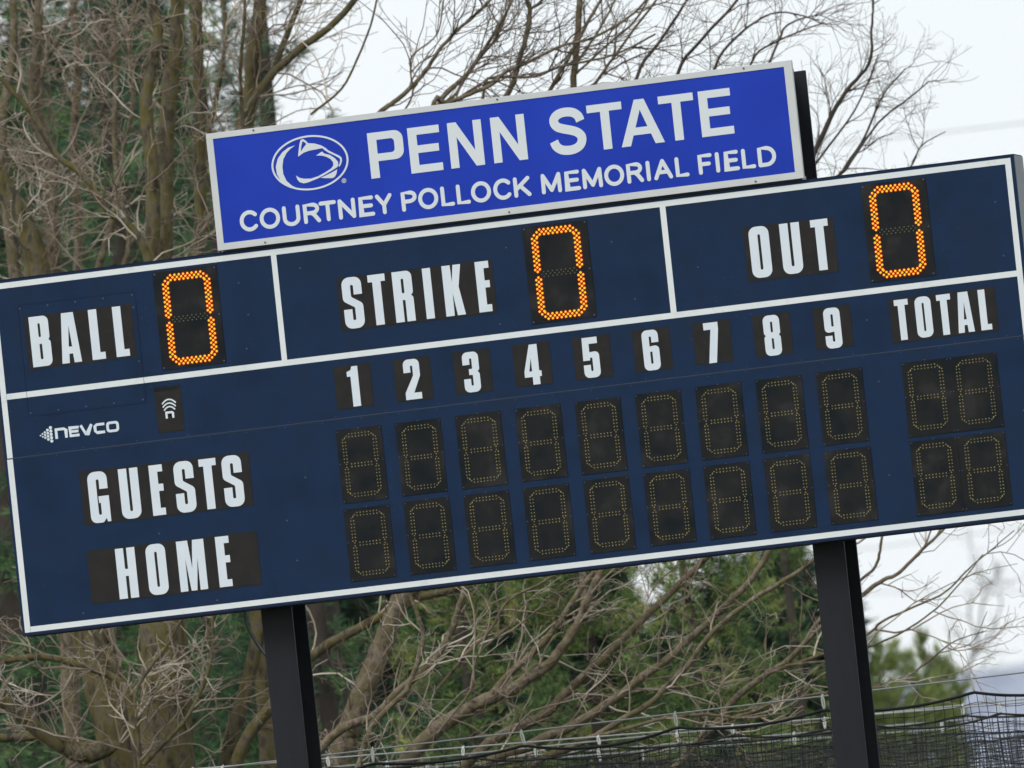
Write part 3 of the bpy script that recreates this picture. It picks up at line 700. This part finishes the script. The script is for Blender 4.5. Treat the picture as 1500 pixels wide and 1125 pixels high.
def bare_tree(label, limbs, depth, bark='bark', twig='twig', dens=7.0, spread=1.25, up=.05, l1=(.5, 1.15), bias=None, lv3=5, thick=1.0, trunk_ix=(0,)):
    """limbs: (pixel polyline, start width px, end width px, depth offset, twig factor)"""
    base = at(limbs[0][0][0][0], limbs[0][0][0][1], depth + limbs[0][3]); O = np.array([base[0], base[1], 0.])
    root = empty('bare_tree', O); tag(root, label, 'tree', 'leafless trees behind the scoreboard')
    A1 = []; R1 = []; per = []
    for ix, (pts, w0, w1, do, tf) in enumerate(limbs):
        C, R_ = limb_curve(pts, depth + do, w0, w1)
        C = C - O
        sides = 12 if w0 > 25 else 8 if w0 > 9 else 6
        V, F = tubes(C[None], R_[None], sides)
        link('trunk' if ix in trunk_ix else 'limb', np_mesh('limb', V, F, M[bark], True), root)
        # resample for twigs
        q = np.linspace(0, len(C) - 1, 24); k = np.minimum(q.astype(int), len(C) - 2); fr = (q - k)[:, None]
        A1.append(C[k] * (1 - fr) + C[k + 1] * fr); R1.append(R_[k] * (1 - fr[:, 0]) + R_[k + 1] * fr[:, 0])
        Ln = np.linalg.norm(np.diff(C, axis=0), axis=1).sum(); per.append(int(Ln * dens * .55 * tf + rng.random()))
    A1 = np.array(A1); R1 = np.array(R1); per = np.array(per)
    px = .0040 * thick
    B, RB = spawn(A1, R1, per, l1[0], l1[1], 9, (2.6 * px / 2 * 1.3, 1.1 * px / 2), .19 * spread, up, .08, (25, 65), bias)
    C_, RC = spawn(B, RB, rng.integers(3, 7, len(B)), .15, .45, 6, (1.7 * px / 2, .9 * px / 2), .22 * spread, up, .12, (25, 65), None if bias is None else bias * .6)
    D, RD = spawn(C_, RC, rng.integers(1, lv3, len(C_)), .05, .2, 4, (1.2 * px / 2, .75 * px / 2), .25 * spread, up, .2, (30, 60))
    for nm, (a, r), sd_, cap in (('branches', (B, RB), 5, 0), ('twigs', (C_, RC), 4, 0), ('fine_twigs', (D, RD), 3, 0)):
        V, F = tubes(a, r, sd_)
        o = link(nm, np_mesh(nm, V, F, M[twig]), root); o['kind'] = 'stuff'
    return root

up_r = np.array(rgt) * .35 + np.array(upv) * .12
# A: two heavy stems at the left, going up behind the board
bare_tree('large mossy leafless tree whose two heavy stems stand at the lower left under the scoreboard', [
 ([(335, 2190), (285, 1600), (246, 1125), (243, 1010), (238, 900), (236, 780), (238, 650)], 96, 54, 0, .1),
 ([(330, 2190), (235, 1600), (178, 1125), (150, 990), (128, 900), (105, 780), (88, 640), (60, 500), (56, 396), (30, 317), (0, 261), (-40, 190)], 80, 20, .3, .35),
 ([(238, 650), (232, 500), (239, 373), (241, 261), (246, 157), (257, 75), (261, 0), (268, -140)], 34, 18, 0, 1),
 ([(236, 680), (226, 520), (224, 366), (224, 261), (216, 187), (215, 130), (224, 93), (231, 45), (224, 0), (220, -120)], 26, 13, -.3, 1),
 ([(240, 640), (275, 520), (291, 366), (293, 261), (291, 112), (289, 0), (292, -130)], 24, 13, .5, 1),
 ([(232, 560), (222, 440), (214, 372), (187, 328), (157, 310), (123, 258), (80, 224), (48, 168), (0, 112), (-40, 60)], 15, 7, -1.2, 1.3),
 ([(300, 1500), (190, 1125), (120, 1108), (60, 1072), (0, 1022), (-60, 985)], 30, 17, -.6, 1),
 ([(250, 1300), (160, 1112), (115, 1095), (70, 1080), (0, 1082), (-60, 1090)], 20, 12, -.2, 1),
 ([(215, 1180), (200, 1110), (195, 1050), (180, 1005), (150, 985), (110, 972), (60, 962), (0, 968), (-50, 975)], 14, 9, -1.0, 1.6),
 ([(215, 1150), (200, 1100), (190, 1020), (160, 960), (130, 910), (118, 860)], 16, 9, -.8, 1.4),
 ([(205, 1135), (203, 1090), (198, 1020), (215, 985), (245, 945), (270, 900)], 7, 4, -1.5, 2),
 ([(210, 1120), (240, 1090), (275, 1050), (295, 1010), (310, 965), (312, 900)], 8, 5, -1.4, 2),
], 93, 'bark_moss', 'twig', dens=10, up=.02, l1=(.3, .9), lv3=5)
# G: further stems at far left
bare_tree('slender leafless tree at the far left edge rising above the BALL panel', [
 ([(160, 2190), (120, 1400), (95, 800), (80, 520), (78, 395), (77, 300), (71, 224), (50, 150), (56, 56), (56, 0), (50, -130)], 30, 11, 0, 1),
 ([(90, 560), (115, 380), (108, 210), (115, 120), (108, 0), (112, -100)], 15, 9, .6, 1),
 ([(92, 600), (146, 388), (165, 320), (172, 280), (168, 209), (170, 112), (166, 45), (172, -80)], 12, 7, -.5, 1.1),
 ([(76, 420), (60, 130), (85, 60), (112, 0), (130, -60)], 10, 6, .3, 1),
 ([(92, 620), (30, 480), (22, 403), (10, 300), (4, 180), (20, 60), (14, -80)], 24, 10, -.2, 1),
 ([(130, 500), (186, 373), (180, 300), (175, 240), (196, 150), (190, 60), (206, -60)], 9, 5, 0, 1.3),
], 95.5, 'bark', 'twig', dens=9.5, up=.02, l1=(.3, .9))
# H: fork beside the sign's left end
bare_tree('forked grey-brown leafless tree rising behind the left end of the blue sign', [
 ([(520, 2190), (430, 1500), (385, 900), (352, 520), (340, 330), (350, 230), (358, 187), (368, 142), (370, 93), (377, 37), (381, 0), (388, -120)], 44, 15, 0, .8),
 ([(362, 170), (368, 152), (396, 112), (440, 71), (481, 41), (519, 0), (560, -60)], 14, 9, -.2, .8),
 ([(396, 116), (420, 52), (440, 0), (455, -70)], 10, 7, .3, .8),
 ([(356, 185), (352, 110), (357, 40), (358, 0), (350, -60)], 6, 4, -.5, 1.2),
 ([(345, 330), (300, 250), (318, 140), (330, 60), (322, -40)], 9, 6, .5, 1.2),
 ([(385, 900), (360, 1010), (342, 1070), (330, 1125), (322, 1180)], 20, 24, -.6, .8),
 ([(330, 1160), (362, 1080), (397, 1035), (430, 985), (483, 943), (550, 907), (600, 878), (660, 865), (720, 830)], 20, 9, -.9, 1.2),
 ([(455, 168), (500, 130), (526, 80), (545, 30), (556, -20)], 4, 3, -1.3, .35),
], 94, 'bark_moss', 'twig', dens=7.5, up=.02)
# B: leaning mossy trunk, crown reaching over the sign
bare_tree('leaning mossy leafless tree between the two beams with its crown spreading above PENN', [
 ([(470, 2190), (475, 1500), (497, 1125), (515, 1060), (545, 980), (568, 925), (585, 880), (600, 830), (598, 700), (590, 560), (585, 470)], 40, 22, 0, .5),
 ([(585, 885), (615, 850), (655, 790), (690, 700), (720, 560), (745, 420), (760, 320)], 22, 12, .2, .6),
 ([(585, 470), (520, 260), (535, 190), (560, 162), (582, 146), (606, 124), (626, 100), (640, 78), (666, 48), (692, 26), (718, 0), (750, -40)], 9, 3.5, -.2, .75),
 ([(588, 500), (620, 220), (642, 154), (668, 124), (688, 104), (708, 74), (730, 40), (750, 0), (765, -40)], 8, 3.5, .2, .75),
 ([(590, 480), (640, 190), (668, 136), (700, 88), (726, 56), (745, 10), (752, -40)], 6, 3, .6, .75),
 ([(590, 520), (630, 175), (656, 152), (688, 138), (720, 124), (740, 106), (776, 90), (820, 68), (870, 55), (930, 18), (960, -20)], 8, 3, -.5, .75),
 ([(760, 320), (728, 180), (742, 140), (752, 120), (760, 90), (770, 56), (776, 16), (768, -10), (764, -50)], 10, 6, .3, .75),
 ([(774, 40), (776, 16), (794, 0), (820, -40)], 4, 3, .3, .9),
 ([(760, 320), (790, 170), (806, 132), (830, 90), (860, 34), (880, 0), (900, -40)], 7, 4, 0, .75),
 ([(700, 240), (710, 130), (724, 114), (784, 112), (820, 98), (900, 80), (960, 50)], 5, 3, -.3, .8),
 ([(760, 320), (840, 160), (873, 120), (907, 73), (960, 0), (980, -40)], 6, 3, .4, .75),
 ([(540, 230), (600, 150), (602, 110), (604, 82), (640, 50), (650, 0)], 3.5, 2.2, -.8, .7),
], 92.5, 'bark', 'twig_dark', dens=10.5, up=.03, l1=(.3, .85), bias=up_r * .8, thick=.82, lv3=5, spread=.95)
# C: low wide tree, its limbs fanning to the right
bare_tree('wide low-branching leafless tree fanning its long grey-brown limbs to the right between the beams', [
 ([(720, 2190), (640, 1700), (560, 1400), (520, 1230), (600, 1110), (640, 1068), (681, 1042), (719, 1022), (748, 1013), (772, 994), (803, 974), (822, 950), (844, 919), (856, 890), (880, 840), (920, 780)], 30, 9, 0, 1),
 ([(560, 1330), (440, 1150), (470, 1097), (503, 1067), (550, 1047), (583, 1013), (627, 977), (653, 943), (670, 897), (683, 850), (690, 780)], 15, 8, -.8, 1.2),
 ([(550, 1300), (520, 1160), (530, 1110), (543, 1067), (573, 1033), (597, 1007), (620, 943), (613, 905), (600, 870)], 12, 6, -1.2, 1.2),
 ([(728, 1016), (730, 1004), (760, 974), (794, 943), (827, 900), (860, 850), (905, 800), (930, 760)], 11, 8, .1, 1),
 ([(600, 1400), (620, 1200), (698, 1106), (743, 1073), (796, 1049), (822, 1022), (839, 1006), (880, 967), (923, 926), (980, 870), (1040, 810), (1070, 760)], 18, 9, .3, 1),
 ([(620, 1420), (690, 1150), (777, 1092), (839, 1063), (899, 1025), (935, 996), (983, 962), (1005, 940), (1060, 890), (1100, 850), (1130, 800), (1160, 740)], 17, 8, -.4, 1),
 ([(640, 1420), (760, 1150), (844, 1092), (878, 1075), (911, 1054), (952, 1030), (981, 1001), (1005, 978), (1040, 930), (1100, 880), (1180, 830), (1240, 780)], 11, 6, -.7, 1),
 ([(843, 1085), (915, 1068), (973, 1053), (1032, 1047), (1090, 1052), (1150, 1045)], 7, 4, -1.0, 1),
 ([(822, 1030), (850, 1018), (900, 1018), (960, 1008), (1010, 1005), (1060, 990)], 6, 4, .2, 1),
 ([(660, 1420), (960, 1150), (1044, 1065), (1075, 1025), (1121, 989), (1154, 967), (1200, 921), (1265, 870), (1293, 850), (1317, 839), (1351, 805), (1385, 772), (1410, 730)], 12, 3.2, .2, .8),
 ([(1180, 940), (1220, 880), (1265, 846), (1283, 829), (1290, 800), (1293, 770), (1290, 720)], 6, 3.5, .4, .8),
 ([(1130, 985), (1200, 960), (1240, 945), (1274, 927), (1296, 908), (1351, 884), (1385, 867), (1420, 832), (1440, 815), (1486, 777)], 6, 1.6, 0, .8),
 ([(1150, 975), (1230, 965), (1279, 945), (1324, 925), (1372, 891), (1410, 850), (1440, 812)], 4.5, 1.8, -.4, .8),
 ([(1080, 1050), (1180, 1020), (1240, 1012), (1286, 1004), (1334, 987), (1372, 959), (1399, 939), (1442, 925)], 6, 1.6, .3, .7),
 ([(1005, 1100), (1050, 1060), (1110, 1040), (1170, 1010), (1210, 985)], 7, 4, -.6, 1),
 ([(640, 1010), (683, 960), (720, 920), (745, 880), (800, 850), (860, 810)], 6, 4, -1.1, 1.3),
 ([(856, 892), (850, 760), (838, 500), (836, 260), (840, 128), (844, 80), (848, 20), (850, -10), (852, -140)], 11, 9, 1.5, .5),
 ([(846, 90), (880, 40), (900, 0), (915, -50)], 4, 3, 1.3, .9),
 ([(842, 110), (885, 70), (930, 30), (960, -20)], 4, 3, 1.8, .9),
 ([(640, 1075), (690, 1010), (700, 960), (755, 905), (742, 870)], 4, 3, -1.4, 1.3),
], 91.2, 'bark', 'twig', dens=5.6, up=.02, bias=up_r * .65, thick=.85, lv3=5)
# E: crown showing right of the sign
bare_tree('slender leafless tree whose fine crown shows against the sky right of the blue sign', [
 ([(1400, 2190), (1330, 1600), (1259, 1125), (1241, 960), (1226, 830), (1180, 690), (1150, 560), (1160, 360), (1183, 253), (1207, 193), (1240, 133), (1273, 93), (1277, 33), (1280, -10)], 20, 2.2, 0, .75),
 ([(1150, 560), (1215, 290), (1233, 253), (1267, 200), (1293, 140), (1327, 100)], 6, 2, .3, .7),
 ([(1150, 500), (1222, 275), (1240, 247), (1287, 180), (1330, 145), (1360, 120)], 5, 1.8, -.3, .7),
 ([(1150, 480), (1175, 290), (1190, 247), (1253, 160), (1287, 80)], 5, 2, .6, .7),
 ([(1170, 560), (1300, 300), (1337, 240), (1350, 213), (1385, 193)], 4, 1.5, .2, .45),
 ([(1160, 480), (1120, 220), (1110, 150), (1140, 60), (1160, 33), (1207, 20)], 6, 2, .2, .8),
 ([(1140, 560), (1000, 200), (993, 107), (1033, 53), (1080, 0), (1100, -40)], 7, 3, -.2, .9),
 ([(1130, 560), (930, 220), (933, 113), (967, 60), (1007, 0), (1030, -40)], 7, 3, .2, .9),
 ([(1145, 540), (1040, 200), (1047, 100), (1087, 47), (1140, 18), (1200, 30)], 6, 2, .5, .8),
 ([(1150, 520), (1090, 200), (1100, 93), (1140, 60), (1207, 33)], 5, 2, -.4, .8),
], 93.5, 'bark_dark', 'twig_dark', dens=8.5, up=.03, l1=(.25, .6), bias=up_r * .7, thick=.62, lv3=5, spread=.9)

# far, blurred bare tree at the right
bare_tree('hazy leafless tree far away near the right edge, above the nets', [
 ([(1500, 1640), (1455, 1300), (1410, 1060), (1418, 985), (1432, 940), (1440, 880), (1450, 850)], 7, 2, 0, .8),
 ([(1432, 940), (1420, 900), (1428, 865)], 3, 1.5, 1, .8),
 ([(1424, 965), (1455, 920), (1468, 880)], 4, 2, -1, .5),
], 175, 'bark_dark', 'bark_dark', dens=5, up=.09, l1=(.5, 1.0), thick=1.1, lv3=4)

# ================================================================== EVERGREENS
def needles(P, D, n, L, wd, spread, twist=1.0):
    """P (m,3) tuft roots, D (m,3) directions: n blades each, single triangles"""
    m = len(P); p = np.repeat(P, n, 0); d = np.repeat(D, n, 0) + rng.normal(size=(m * n, 3)) * spread
    d /= np.linalg.norm(d, axis=1, keepdims=True); l = L * rng.uniform(.6, 1.15, (m * n, 1))
    s = np.cross(d, rng.normal(size=(m * n, 3))); s /= np.linalg.norm(s, axis=1, keepdims=True) + 1e-9
    p = p + rng.normal(size=p.shape) * .012
    V = np.stack([p - s * wd / 2 + d * l * .12, p + s * wd / 2 + d * l * .12, p + d * l], 1).reshape(-1, 3)
    return V, np.arange(len(V)).reshape(-1, 3)
def in_view(P, margin=110):
    q = P - CAM; z = q @ fwd; x = 750 + FPX * (q @ rgt) / z; y = 562.5 - FPX * (q @ upv) / z
    return (x > -margin) & (x < 1500 + margin) & (y > -margin) & (y < 1125 + margin)
def conifer(name, label, x, y, depth, top, rbase, m, boughs=16, tufts=34, n=16, L=.10, wd=.008, droop=-.12, lift=0., crown_base=.8, shoots=False, bark='bark_dark', dens_out=.12):
    g = at(x, y, depth); O = np.array([g[0], g[1], 0.])
    H = at(x, top, depth)[2]
    root = empty(name, O); tag(root, label, 'tree', 'evergreens behind the bare trees')
    zs = np.linspace(0, H * .97, 12); A = np.stack([np.cumsum(rng.normal(size=12) * .02), np.cumsum(rng.normal(size=12) * .02), zs], 1)
    V, F = tubes(A[None], (np.linspace(.17, .02, 12) * max(H / 9, .5))[None], 8)
    link('trunk', np_mesh('trunk', V, F, M[bark], True), root)
    nb = int(boughs * (H - crown_base)); h = crown_base + (H - crown_base) * rng.random(nb) ** .85
    rad = rbase * (1 - (h - crown_base) / (H - crown_base)) ** .75 * rng.uniform(.6, 1.12, nb) + .12
    az = rng.random(nb) * 2 * math.pi
    K = 7; t = np.linspace(0, 1, K)[None, :, None]
    dr = np.stack([np.cos(az), np.sin(az), np.full(nb, droop + lift)], 1)[:, None]
    B = np.stack([np.zeros(nb), np.zeros(nb), h], 1)[:, None] + dr * rad[:, None, None] * t
    B[..., 2] += (.16 * rad[:, None]) * t[..., 0] ** 2 * (1.2 if droop < 0 else 2) - .10 * rad[:, None] * np.sin(t[..., 0] * 3)
    B += rng.normal(size=B.shape) * .03 * t
    V, F = tubes(B, (.016 * (1 - .8 * t[..., 0])) * np.ones((nb, 1)) * np.clip(rad[:, None] / 1.2, .4, 1.6), 4)
    link('boughs', np_mesh('boughs', V, F, M[bark]), root)['kind'] = 'stuff'
    per = np.maximum((tufts * rad * 1.0).astype(int), 3)
    vis = in_view(B[:, K // 2] + O, 330)
    per = np.where(vis, per, np.maximum((per * dens_out).astype(int), 2))
    i = np.repeat(np.arange(nb), per); tt = .18 + .84 * rng.random(len(i)) ** .7
    p, tn, k, fr = interp(B, i, np.clip(tt, 0, 1))
    lat = np.cross(tn, [0, 0, 1]); lat /= np.linalg.norm(lat, axis=1, keepdims=True) + 1e-9
    sd_ = rng.normal(size=(len(i), 1)) * .26 * np.clip(rad[i][:, None], .3, 1.3) * (1.15 - tt[:, None])
    p = p + lat * sd_ + rng.normal(size=p.shape) * np.array([.03, .03, .05]) - np.array([0, 0, 1.]) * np.abs(sd_) * .25
    d = tn * .7 + lat * np.sign(sd_) * .6 + np.array([0, 0, .15 if not shoots else .9])
    ov = ~in_view(p + O, 120)
    V1, F1 = needles(p[~ov], d[~ov], n, L, wd, .42)
    V2, F2 = needles(p[ov], d[ov], max(n // 4, 4), L * 1.5, wd * 2.4, .5)
    V = np.concatenate([V1, V2]); F = np.concatenate([F1, F2 + len(V1)])
    o = link('foliage', np_mesh('foliage', V, F, M[m]), root); o['kind'] = 'stuff'
    return root
conifer('pine_tree', 'dark pine behind the far left trunks', 40, 1000, 104, -700, 2.0, 'needle', 14, 30, 15, .12)
conifer('pine_tree', 'dark blue-green pine behind the paired mossy stems', 235, 1000, 107, -500, 1.9, 'needle_blue', 14, 30, 15, .12)
conifer('pine_tree', 'dark pine left of the lettered sign, thinning towards the sky', 395, 1000, 103, -150, 1.5, 'needle', 12, 28, 15, .13)
conifer('pine_tree', 'long-needled pine showing against the sky at the left end of the sign', 478, 1000, 105, -300, 1.15, 'needle_blue', 8, 22, 22, .15, .007, droop=-.2)
conifer('pine_tree', 'dark pine filling the gap between the far left trunks and the mossy stems', 140, 1000, 110, -900, 2.2, 'needle', 15, 32, 15, .13)
conifer('pine_tree', 'dark pine behind the single stem left of the sign', 310, 1000, 112, -800, 1.9, 'needle_blue', 13, 28, 15, .13)
conifer('cedar_tree', 'dark green evergreen behind the left beam', 470, 1000, 101, 420, 1.5, 'needle', 20, 40, 15, .08)
conifer('cedar_tree', 'dark green evergreen under the HOME panel', 150, 1000, 100, 500, 1.6, 'needle', 18, 38, 15, .09)
conifer('cedar_tree', 'mid green evergreen right of the leaning mossy trunk', 690, 1000, 99.5, 560, 1.15, 'needle_olive', 26, 46, 15, .075, lift=.3)
conifer('cedar_tree', 'olive evergreen in the middle between the beams', 860, 1000, 101, 520, 1.25, 'needle_olive', 26, 46, 15, .075, lift=.35)
conifer('cedar_tree', 'yellow-tinged evergreen left of the right beam', 1040, 1000, 98.5, 640, 1.1, 'needle_olive', 24, 44, 15, .075, lift=.4)
conifer('cedar_tree', 'thin evergreen beside the right beam with sky between its boughs', 1160, 1000, 103, 640, .75, 'needle_olive', 18, 30, 15, .085, lift=.5)
for k, (x, t_, lab) in enumerate(((1292, 955, 'small bright pine just right of the right beam'), (1342, 975, 'small upright pine between the right beam and the far bare tree'), (1378, 955, 'rightmost small upright pine above the nets'))):
    conifer('young_pine', lab, x, 1060, 124 + 2 * k, t_, .34, 'needle_bright', 24, 70, 16, .13, .010, droop=.1, lift=.8, shoots=True)
# far wood behind everything: one mass
def far_wood():
    V = []; F = []; n0 = 0
    for k in range(30):
        x = -250 + k * 50 + rng.normal() * 10; d = 126 + rng.random() * 14
        if 470 < x: top = 820 + rng.normal() * 30
        elif 380 < x: top = 480
        else: top = -60 + rng.random() * 260
        g = at(x, 1000, d); H = at(x, top, d)[2]
        m = 2600 if x < 470 else 1300
        h = H * rng.random(m) ** .8; a = rng.random(m) * 6.283; R_ = (1.25 if x < 470 else .9) * (1 - h / H) ** .6 * np.sqrt(rng.random(m)) + .1
        P = np.stack([g[0] + np.cos(a) * R_, g[1] + np.sin(a) * R_, h], 1)
        P = P[in_view(P, 250) | (rng.random(m) < .2)]
        D = np.stack([np.cos(a), np.sin(a), np.zeros(m)], 1)[:len(P)]
        v, f_ = needles(P, D, 7, .24, .045, .7); V.append(v); F.append(f_ + n0); n0 += len(v)
    o = link('far_wood', np_mesh('far_wood', np.concatenate(V), np.concatenate(F), M['far_needle'])); tag(o, 'dark evergreen wood filling the gaps behind the trees', 'wood', kind='stuff')
far_wood()

# overhead wires far behind, at the right
for lab, pts, d in (('upper pale overhead wire crossing the sky right of the sign', ((-400, 362), (1285, 205), (1500, 180), (2300, 90)), 190),
                    ('lower overhead wire crossing the sky under the right end of the scoreboard', ((-400, 885), (1300, 868), (1500, 866), (2300, 860)), 230),
                    ('faint overhead wire just under the right end of the scoreboard', ((-400, 985), (1300, 800), (1500, 772), (2300, 670)), 210)):
    b = MB(); b.tube([at(p[0], p[1], d) for p in pts], .007, 6)
    tag(b.build('overhead_wire', M['steel']), lab, 'wire', 'overhead wires')

# ================================================================== air
hz = MB().box(-2800, 2800, -400, 4200, -1.5, 130).build('haze', M['steel'])
hz.data.materials.clear()
hm = bpy.data.materials.new('haze'); hm.use_nodes = True; t = hm.node_tree; t.nodes.clear()
o_ = t.nodes.new('ShaderNodeOutputMaterial'); pv = t.nodes.new('ShaderNodeVolumePrincipled')
pv.inputs['Color'].default_value = (.86, .91, 1, 1); pv.inputs['Density'].default_value = .00004
t.links.new(pv.outputs[0], o_.inputs['Volume']); hz.data.materials.append(hm); hz['kind'] = 'stuff'
